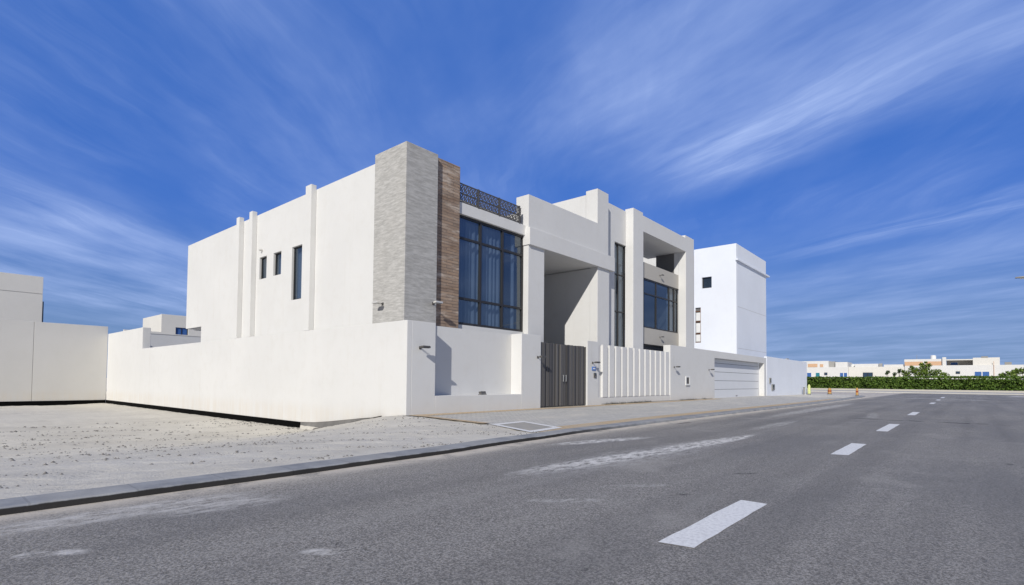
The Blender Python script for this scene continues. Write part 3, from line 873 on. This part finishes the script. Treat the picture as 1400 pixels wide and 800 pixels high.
# ------------------------------------------------------------------ wall lamps
def make_wall_lamp(mats=('lamp_metal', 'metal_dark'), reach=0.34):
    t = thing('wall_lamp', (0, 0, 0), 'x', 'wall lamp')
    MB().box(-0.06, 0.06, -0.025, -0.002, -0.02, 0.10).build('back_plate', mats[1], t, 0.006)
    mb = MB(); mb.tube((-.03, -0.02, 0.04), (-.06, -reach+0.06, 0.06), 0.014); mb.tube((.03, -0.02, 0.04), (.06, -reach+0.06, 0.06), 0.014)
    mb.build('arm', mats[1], t)
    mb = MB()
    hx, hy = 0.21, 0.10
    mb.hexa([(-hx, -reach-hy, 0.03), (hx, -reach-hy, 0.03), (-hx, -reach+hy, 0.01), (hx, -reach+hy, 0.01),
             (-hx*.9, -reach-hy*.9, 0.11), (hx*.9, -reach-hy*.9, 0.11), (-hx*.9, -reach+hy*.9, 0.10), (hx*.9, -reach+hy*.9, 0.10)])
    hd = mb.build('lamp_head', mats[0], t, 0.01)
    MB().box(-hx*.8, hx*.8, -reach-hy*.75, -reach+hy*.75, 0.005, 0.012).build('lens', 'lens_glass', hd)
    return t
lamp0 = make_wall_lamp(('metal_dark', 'metal_dark'))
spots = [(11.50, 13.92, 2.26, 0, 'dark floodlight on the front wall beside the shaded niche, nearest the corner'),
         (17.95, 13.92, 2.20, 0, 'small floodlight on the white pier just left of the dark gate'),
         (22.35, 13.92, 2.10, 0, 'floodlight on the white pier above the blue plaque'),
         (31.95, 13.92, 2.14, 0, 'floodlight on the garage wall next to the white fins'),
         (37.9, 13.92, 2.10, 0, 'floodlight on the garage wall close to the garage door'),
         (32.4, 15.085, 8.15, 0, 'tiny spotlight on the upper stone balcony parapet'),
         (32.4, 15.085, 4.12, 0, 'tiny spotlight on the stone panel under the loggia window')]
for i, (x, y, z, rz, lb) in enumerate(spots):
    o = lamp0 if i == 0 else copy_tree(lamp0)
    o.location = (x, y, z); o.rotation_euler = (0, 0, rz); o['label'] = lb; o['group'] = 'wall floodlights of the villa'
    o.scale = (0.6, 0.6, 0.6) if y > 15 else (0.82, 0.82, 0.82)
lampw = make_wall_lamp(('lamp_pale', 'metal_dark'))
for i, (x, y, z, rz, lb) in enumerate([(12.50, 14.448, 3.92, 0, 'pale floodlight low on the street face of the stone tower beside the brick strip'),
                                       (11.218, 15.65, 3.86, -math.pi/2, 'pale floodlight on the stone tower side facing the sand lot')]):
    o = lampw if i == 0 else copy_tree(lampw)
    o.location = (x, y, z); o.rotation_euler = (0, 0, rz); o['label'] = lb; o['group'] = 'wall floodlights of the villa'; o.scale = (0.8, 0.8, 0.8)
FL = thing('ground_spotlight', (14.75, 14.1, 0.665), 'small black spotlight lying on the niche sill', 'spotlight')
MB().box(-.14+14.75, .14+14.75, 14.02, 14.2, .668, .69).build('base', 'metal_dark', FL)
mb = MB(); mb.hexa([(14.62, 14.02, .70), (14.88, 14.02, .70), (14.62, 14.16, .70), (14.88, 14.16, .70), (14.62, 14.07, .80), (14.88, 14.07, .80), (14.62, 14.19, .78), (14.88, 14.19, .78)])
mb.build('lamp_head', 'metal_dark', FL)

# plaque, keypad, letter box, meters
PQ = thing('plaque', (22.45, 13.92, 1.85), 'small blue house plaque under the floodlight on the gate pier', 'sign')
MB().box(22.28, 22.62, 13.885, 13.917, 1.76, 1.94).build('plate', 'sign_blue', PQ, .006)
MB().box(22.36, 22.54, 13.875, 13.886, 1.82, 1.88).build('number_field', 'plate_white', PQ)
IC = thing('intercom', (22.55, 13.92, 1.5), 'dark door intercom below the blue plaque', 'intercom')
ic = MB().box(22.46, 22.66, 13.87, 13.917, 1.40, 1.64).build('panel', 'metal_dark', IC, .008)
MB().box(22.51, 22.61, 13.862, 13.869, 1.54, 1.61).build('camera_window', 'dark_glass', ic)
for k in range(3): MB().box(22.51+k*.037, 22.535+k*.037, 13.862, 13.869, 1.45, 1.475).build('button', 'lamp_metal', ic)
LB = thing('meter_box', (34.05, 13.92, 1.3), 'square white framed dark meter box on the wall left of the garage', 'meter box')
mfr = MB().wall('y', 13.88, 0.037, 33.72, 34.42, 1.02, 1.62, [(33.84, 34.30, 1.12, 1.54)]).build('frame', 'plate_white', LB, .006)
MB().box(33.84, 34.30, 13.90, 13.915, 1.12, 1.54).build('door', 'metal_dark', LB)
MB().box(33.74, 34.40, 13.86, 13.879, 0.99, 1.015).build('ledge', 'lamp_metal', mfr)
for (x, z0, z1, wd, lb) in ((53.55, 1.2, 1.72, .22, 'narrow grey box on the blue white wall, the upper of two'), (54.5, .55, 1.12, .42, 'larger grey box on the blue white wall, the lower of two')):
    e = thing('service_box', (x, 13.95, z0), lb, 'meter box', 'service boxes on the neighbouring wall')
    MB().box(x-wd, x+wd, 13.86, 13.947, z0, z1).build('box', 'lamp_metal', e, .008)
    MB().box(x-wd*.6, x+wd*.6, 13.85, 13.859, z0+.1, z1-.08).build('door', 'dark_glass', e)

# ------------------------------------------------------------------ neighbours
NW = thing('garden_wall', (52.9, 13.95, 0), 'plain bluish white garden wall beyond the garage, ending at the corner', 'wall')
MB().box(52.6, 68.9, 13.95, 14.2, -0.2, 3.70).build('panel', 'cool_white_paint', NW, .012)
MB().box(68.68, 68.9, 14.202, 40, -0.2, 3.70).build('return_panel', 'cool_white_paint', NW, .012)
MB().box(60, 60.9, 13.98, 14.1, 3.702, 3.80).build('coping_stain', 'concrete', NW)

NT_ = thing('tower_house', (57, 18.5, 0), 'tall plain white house block with a thin projecting ledge, behind the garage', 'house')
CW = 'cool_white_paint'
nh = [(18.86, 19.83, 10.58, 11.68), (19.95, 20.5, 5.2, 8.7)]
MB().wall('x', 52.16, 0.4, 16.5, 20.62, -0.2, 14.6, nh).build('side_wall', CW, NT_, .012)
MB().box(52.56, 62.1, 16.5, 16.8, -0.2, 14.6).build('front_wall', CW, NT_, .012)
MB().box(61.8, 62.1, 16.81, 24, -0.2, 14.6).box(52.56, 61.79, 23.7, 24, -0.2, 14.6).build('rear_wall', CW, NT_)
MB().box(52.56, 61.79, 16.81, 23.69, 13.9, 14.1).build('roof', 'concrete', NT_)
MB().box(52.0, 62.9, 16.32, 16.497, 12.93, 13.10).box(62.1, 62.9, 16.5, 20, 12.93, 13.10).build('ledge', CW, NT_, .01)
for z in (8.55, 4.55): MB().box(52.5, 62.0, 16.492, 16.499, z-.012, z+.012).build('wall_joint', 'grey_plaster', NT_)
window(NT_, 'x', 52.36, 18.87, 19.82, 10.59, 11.67, curtain=False, fw_=.07, room=.8)
wf = MB()
wf.box(52.14, 52.298, 19.95, 19.975, 5.2, 8.7)
for z in (5.2, 6.05, 7.25, 8.3): wf.box(52.17, 52.298, 19.976, 20.49, z+.01, z+.07)
shw = MB().box(52.3, 52.5, 19.96, 20.49, 5.2, 8.7).build('louvre_window', 'interior', NT_)
wf.build('frame', 'brown_wood', shw)
for z0, z1 in ((5.3, 6.0), (6.2, 7.15), (7.4, 8.2)):
    MB().box(52.16, 52.298, 19.98, 20.41, z0, z1).build('louvre', 'plate_white', shw)
MB().box(52.9, 61, 17, 23, -0.2, 0.2).build('floor', 'concrete', NT_)

PW = thing('plot_wall', (0, 51.3, -0.9), 'tall plain off white wall closing the back of the sand lot', 'wall')
MB().box(-35, 6.56, 51.30, 51.55, -0.56, 5.21).box(6.585, 10.93, 51.30, 51.55, -0.56, 5.21).build('panel', 'aged_plaster', PW, .012)
MB().box(6.50, 6.64, 51.33, 51.5, -0.56, 5.20).build('joint', 'grey_plaster', PW)
MB().box(-35, 10.90, 51.262, 51.298, -0.90, -0.562).build('black_band', 'black_bitumen', PW)
MB().box(-35, 10.90, 51.31, 51.5, -1.2, -0.565).build('foundation', 'concrete', PW)

LH = thing('house', (3, 66, 0), 'white flat roofed house showing above the lot wall at the far left', 'house')
MB().box(-20, 8.43, 62, 72, -0.5, 8.50).box(-20, 8.43, 62, 72, 8.545, 10.05).build('wall', 'ivory_plaster', LH, .012)
MB().box(-19.95, 8.39, 62.04, 71.9, 8.50, 8.545).build('wall_joint', 'grey_plaster', LH)
MB().box(8.435, 8.55, 62.25, 63.3, 6.0, 7.9).build('window', 'dark_glass', LH)

RH = thing('house', (20, 62, 0), 'small cream house with one window glimpsed between the villa and the lot wall', 'house')
MB().wall('y', 60, .3, 17.02, 26, -.5, 7.5, [(18.28, 19.4, 5.35, 6.28)]).box(17.02, 26, 60.31, 66, -.5, 7.48).build('wall', 'ivory_plaster', RH, .012)
wfr = MB().box(18.28, 18.36, 60.08, 60.2, 5.35, 6.28).box(18.8, 18.86, 60.08, 60.2, 5.35, 6.28).box(19.32, 19.4, 60.08, 60.2, 5.35, 6.28).build('window', 'dark_frame', RH)
MB().box(18.36, 19.32, 60.12, 60.16, 5.35, 6.28).build('pane', 'blue_shutter', wfr)
MB().box(14.0, 17.0, 60, 60.3, -.5, 5.72).build('low_parapet', 'ivory_plaster', RH, .01)
BK = thing('rear_wall', (13, 48, 0), 'low white wall behind the villa in the shade of the tall side wall', 'wall')
MB().box(11.43, 24, 48, 48.25, -.5, 4.62).build('panel', WP, BK, .01)
MB().box(11.43, 24, 47.97, 48.28, 4.622, 4.70).build('coping', 'ivory_plaster', BK, .01)

# ------------------------------------------------------------------ far houses beyond the hedge
def far_window(parent, x, ya, yb, z0, z1, mat, split=0):
    y0, y1 = min(ya, yb), max(ya, yb)
    f = MB().box(x-.10, x-.003, y0, y1, z0, z0+.07).box(x-.10, x-.003, y0, y1, z1-.07, z1).box(x-.10, x-.003, y0, y0+.08, z0+.07, z1-.07).box(x-.10, x-.003, y1-.08, y1, z0+.07, z1-.07)
    if split: f.box(x-.11, x-.003, (y0+y1)/2-.08, (y0+y1)/2+.08, z0+.07, z1-.07)
    w_ = f.build('window', 'plate_white' if mat != 'dark_glass' else 'dark_frame', parent)
    MB().box(x-.05, x-.003, y0+.08, y1-.08, z0+.07, z1-.07).build('pane', mat, w_)
FX = 170
H1 = thing('townhouse', (FX, 34, 0), 'white house with blue and teal doors and a tan upper panel beside the white wall', 'house')
MB().box(FX, FX+12, 24.3, 48, 0, 5.87).build('wall', WP, H1)
MB().box(FX+.6, FX+10, 29.1, 46, 5.87, 7.65).build('upper_storey', WP, H1)
MB().box(FX+.5, FX+.598, 31.85, 34.24, 5.95, 6.88).build('tan_panel', 'tan_plaster', H1)
MB().box(FX+.5, FX+.598, 30.4, 31.2, 5.95, 6.75).build('tan_panel', 'tan_plaster', H1)
MB().box(FX+1.5, FX+10, 27.72, 29.08, 5.87, 7.5).build('stair_wall', 'concrete', H1)
MB().box(FX+.9, FX+9, 24.6, 27.5, 5.87, 7.28).build('roof_room', WP, H1)
far_window(H1, FX, 34.44, 33.2, 2.6, 4.37, 'blue_shutter'); far_window(H1, FX, 32.23, 31.1, 2.6, 4.37, 'teal_shutter'); far_window(H1, FX, 30.05, 29.3, 3.64, 4.36, 'dark_glass'); far_window(H1, FX, 26.34, 24.5, 2.9, 4.34, 'blue_shutter', 1)
H2 = thing('townhouse', (FX, 18, 0), 'low white house with a dark double window, middle one of the far row', 'house')
MB().box(FX+.15, FX+12, 11.9, 24.25, 0, 5.86).build('wall', 'ivory_plaster', H2)
MB().box(FX+1, FX+9, 17.6, 22.9, 5.86, 6.70).build('roof_room', WP, H2)
MB().box(FX+1.2, FX+9, 12.2, 16.4, 5.86, 6.45).build('roof_room', WP, H2)
MB().box(FX+.9, FX+1.5, 16.7, 17.4, 5.86, 6.75).build('water_tank', 'concrete', H2)
MB().lathe((FX+3, 23.6, 5.87), [(.5, 0), (.55, .1), (.55, .8), (.1, .95)]).build('water_tank', 'plate_white', H2)
far_window(H2, FX+.15, 20.95, 18.75, 2.9, 4.33, 'dark_glass', 1)
H3 = thing('townhouse', (FX, 0, 0), 'wide white house with tan upper panels and a covered roof terrace above the hedge', 'house')
MB().box(FX-.1, FX+12, -34, 11.85, 0, 6.05).build('wall', WP, H3)
MB().box(FX+.8, FX+10, 4.3, 11.97, 6.05, 7.72).build('upper_storey', WP, H3)
MB().box(FX+.7, FX+.798, 8.2, 11.9, 6.1, 7.1).build('tan_panel', 'tan_plaster', H3)
MB().box(FX+.7, FX+.798, 4.5, 7.6, 6.1, 7.1).build('tan_panel', 'tan_plaster', H3)
MB().box(FX+.3, FX+1.0, 3.55, 4.28, 6.05, 8.1).build('column', WP, H3)
MB().box(FX+.3, FX+9, -1.45, 3.54, 7.30, 7.55).build('canopy', 'ivory_plaster', H3)
MB().box(FX+3.4, FX+3.6, -1.45, 3.54, 6.05, 7.29).build('terrace_wall', 'beige_stone', H3)
far_window(H3, FX+3.4, 2.79, 1.3, 6.1, 6.95, 'blue_shutter')
MB().box(FX+.4, FX+9, -6.28, -1.47, 6.05, 7.85).build('roof_room', 'ivory_plaster', H3)
MB().box(FX+.3, FX+2, -4.2, -3.0, 7.86, 8.15).build('water_tank', 'lamp_metal', H3)
MB().tube((FX+3, 9.5, 7.72), (FX+3, 9.5, 8.9), .04, seg=6).build('aerial', 'lamp_metal', H3)
MB().lathe((FX+4, 6.2, 7.73), [(.55, 0), (.6, .1), (.6, .9), (.45, 1.05), (.1, 1.1)]).build('water_tank', 'plate_white', H3)
MB().box(FX+2, FX+3, -8.4, -7.2, 6.06, 6.75).build('condenser', 'lamp_metal', H3)
far_window(H3, FX-.1, 1.75, .95, 3.95, 4.55, 'dark_glass'); far_window(H3, FX-.1, -1.68, -4.45, 2.9, 4.52, 'blue_shutter', 1)
MB().tube((FX-.2, -5.2, 0), (FX-.2, -5.2, 6.9), .05, seg=6).build('drain_pipe', 'tan_plaster', H3)
H4 = thing('townhouse', (FX, -50, 0), 'plain white house closing the far row on the right', 'house')
MB().box(FX+.2, FX+12, -75, -34.4, 0, 6.1).build('wall', WP, H4)
MB().box(FX+1, FX+9, -60, -45, 6.1, 7.8).build('roof_room', WP, H4)
far_window(H4, FX+.2, -40, -43, 2.9, 4.5, 'blue_shutter', 1)

# ------------------------------------------------------------------ planting
def leaves(mb, pts, size):
    for p in pts:
        a = Vector((random.gauss(0, 1), random.gauss(0, 1), random.gauss(0, 1))).normalized()
        b = a.orthogonal().normalized()
        ang = random.uniform(0, 6.28)
        c = a.cross(b)
        uu = b*math.cos(ang)+c*math.sin(ang); vv = a.cross(uu)
        s = size*random.uniform(.6, 1.35)
        mb.bm.faces.new([mb.bm.verts.new(p+uu*s), mb.bm.verts.new(p+vv*s*.55), mb.bm.verts.new(p-uu*s), mb.bm.verts.new(p-vv*s*.55)])
HD = thing('hedge', (119, 0, 0.1), 'long clipped green hedge across the end of the road', 'hedge')
mb = MB(); pts = []
def htop(y): return 2.42+0.10*noise.noise(Vector((y*.35, 2, 0)))+(0.15 if y < 8 else 0)
for k in range(30000):
    y = random.uniform(-34, 42)
    t = random.random()
    top = htop(y)
    if t < .62:
        x = 118+abs(random.gauss(0, .22))-.1+.28*noise.noise(Vector((y*.9, 0, 5))); z = random.uniform(.16, top)
        hole = noise.noise(Vector((y*.8, z*1.1, 3)))
        x += max(0, hole)*.75
        if hole > .32 and random.random() < .75: continue
    else:
        x = random.uniform(118, 120); z = top+random.gauss(0, .07)+.1*noise.noise(Vector((x*2, y*1.5, 8)))
    pts.append(Vector((x, y, z)))
leaves(mb, pts, .17)
mb.build('foliage', 'hedge_leaf', HD)
MB().box(118.55, 119.9, -34, 42, 0, 2.22).build('stems', 'twig_core', HD)
def clump(c, r, n_, out):
    for k in range(n_):
        d = Vector((random.gauss(0, 1), random.gauss(0, 1), random.gauss(0, 1))).normalized()
        q = random.random()**.45
        out.append(Vector((c[0]+d.x*r[0]*q, c[1]+d.y*r[1]*q, c[2]+d.z*r[2]*q)))
def tree(name, label, cat, base, lobes, mat, size=.17, dens_=150, group=None):
    t = thing(name, base, label, cat, group)
    tk = MB(); pts = []
    for (dy, z, r) in lobes:
        c = (base[0]+random.uniform(-.4, .4), base[1]+dy, z)
        clump(c, (r, r, r*.8), int(dens_*r*r*1.6)+25, pts)
        zt = min(z*.55, 1.2)
        tk.tube((base[0], base[1]+dy*.2, base[2]+zt), (c[0], c[1], z), .06, .025, 6)
    tk.tube(base, (base[0], base[1], base[2]+1.3), .10, .07, 7)
    tk.build('trunk', 'bark', t)
    mb = MB(); leaves(mb, pts, size); mb.build('crown', mat, t)
tree('tree', 'broad bushy light green tree rising behind the hedge below the tan panels', 'tree', (122, 5.6, .1), [(0, 4.2, .9), (.4, 4.9, .45), (-.6, 4.7, .5), (1.6, 3.9, .8), (-1.6, 3.4, .9), (2.6, 3.2, .8), (-2.8, 2.9, .7), (.9, 3.4, 1.0), (3.1, 3.6, .4), (-.1, 3.2, 1.1), (1.9, 4.5, .3), (-.2, 5.25, .25)], 'bush_leaf')
tree('tree', 'low light green tree behind the hedge at the right edge of the photo', 'tree', (122, -6.6, .1), [(0, 3.5, .75), (.9, 3.3, .6), (1.8, 2.9, .6), (-.8, 3.7, .7), (-1.8, 3.5, .8), (-2.8, 3.2, .8), (.4, 2.8, .8)], 'bush_leaf')
for y, z, r, lb in ((11.2, 3.55, .38, 'small round dark crowned tree, leftmost of the three behind the hedge'), (10.05, 3.25, .34, 'small lopsided dark crowned tree, middle one of the three behind the hedge'), (9.35, 3.85, .42, 'taller small dark crowned tree, rightmost of the three behind the hedge')):
    tree('small_tree', lb, 'tree', (123, y, .1), [(0, z, r), (.15, z-.3, r*.7)], 'dark_leaf', .13, 260, 'small trees behind the hedge')

# dry weeds in the joint at the foot of the finned wall
wd = MB(); rw = random.Random(11)
for k in range(900):
    x = rw.uniform(23.3, 38.4)
    if noise.noise(Vector((x*.55, 3.3, 0))) < -0.12: continue
    y = 13.86-abs(rw.gauss(0, .07)); z = ramp(x, y)
    h = rw.uniform(.03, .15); dx, dy = rw.gauss(0, .05), rw.gauss(0, .04)
    wd.bm.faces.new([wd.bm.verts.new(p) for p in ((x-.02, y, z), (x+.02, y+.005, z), (x+dx, y+dy, z+h))])
wd.build('weeds', 'dry_weed', kind='stuff', label='dark dry weeds growing along the foot of the finned wall', cat='weeds')
for (y0, y1, off, tilt, lb) in ((15.1, 16.9, .10, .02, 'dark strip standing in for the shadow gap under the side wall, nearer the street corner'), (17.4, 19.3, .16, .05, 'dark strip standing in for the shadow gap under the side wall, nearer the black band')):
    za, zc = lot_h(10.9-off, y0)+.05, lot_h(10.9-off, y1)+.05
    t = MB()  # dark strips added to read as the shadow gap under the wall
    t.hexa([(10.9-off-.09, y0, za-.07), (10.9-off+.05, y0, za-.06), (10.9-off-.09+tilt, y1, zc-.07), (10.9-off+.05, y1, zc-.06),
            (10.9-off-.09, y0, za+.035), (10.9-off+.05, y0, za+.05), (10.9-off-.09+tilt, y1, zc+.045), (10.9-off+.05, y1, zc+.055)])
    t.build('shadow_strip', 'gap_shade', at=(10.9-off, (y0+y1)/2, (za+zc)/2), label=lb, cat='shadow_strip', group='dark shade strips added along the wall foot')

# ------------------------------------------------------------------ bollards and street lamp
def bollard(loc, main, wd, hgt, label):
    t = thing('bollard', loc, label, 'bollard', 'bollards on the corner by the junction')
    x, y, z = loc
    MB().lathe((x, y, z), [(wd*1.15, 0), (wd*1.15, .06), (wd*.95, .09)]).build('base', 'metal_dark', t)
    MB().lathe((x, y, z), [(wd*.9, .09), (wd*.8, hgt*.82), (wd*.62, hgt*.92), (wd*.2, hgt)]).build('post', main, t, smooth=False)
    if main == 'orange_paint':
        MB().lathe((x, y, z), [(wd*.9, hgt*.42), (wd*.88, hgt*.62)]).build('reflective_band', 'red_band', t)
bollard((72, 12.2, -.03), 'orange_paint', .22, .75, 'short orange bollard with a dark red band, left of the two orange ones')
bollard((66.6, 8.75, -.03), 'orange_paint', .14, .85, 'slim orange bollard nearest the kerb of the junction')
bollard((68.0, 13.55, -.03), 'lime_paint', .17, 1.15, 'lime yellow bollard against the end of the white wall')
PO = thing('pipe_stub', (66.2, 13.7, -.02), 'short grey pipe standing beside the lime yellow bollard', 'pipe')
MB().tube((66.2, 13.7, -.02), (66.2, 13.7, .75), .09).build('pipe', 'lamp_metal', PO)
MB().tube((66.2, 13.7, .751), (66.2, 13.7, .80), .11).build('cap', 'metal_dark', PO)

SL = thing('street_lamp', (40, -5.4, 0), 'grey street lamp whose flat head reaches in at the right edge of the photo', 'street lamp')
MB().tube((40, -5.4, 0), (40, -5.4, 6.9), .10, .06, 12).build('pole', 'galvanised', SL)
MB().tube((40, -5.4, 6.88), (40, -3.0, 7.12), .045, .035, 10).build('arm', 'galvanised', SL)
mb = MB(); mb.hexa([(39.84, -3.1, 7.06), (40.16, -3.1, 7.06), (39.88, -2.15, 7.10), (40.12, -2.15, 7.10), (39.87, -3.1, 7.20), (40.13, -3.1, 7.20), (39.93, -2.18, 7.16), (40.07, -2.18, 7.16)])
hdl = mb.build('lamp_head', 'lamp_metal', SL, .012)
MB().box(39.9, 40.1, -2.9, -2.35, 7.045, 7.06).build('lens', 'lens_glass', hdl)
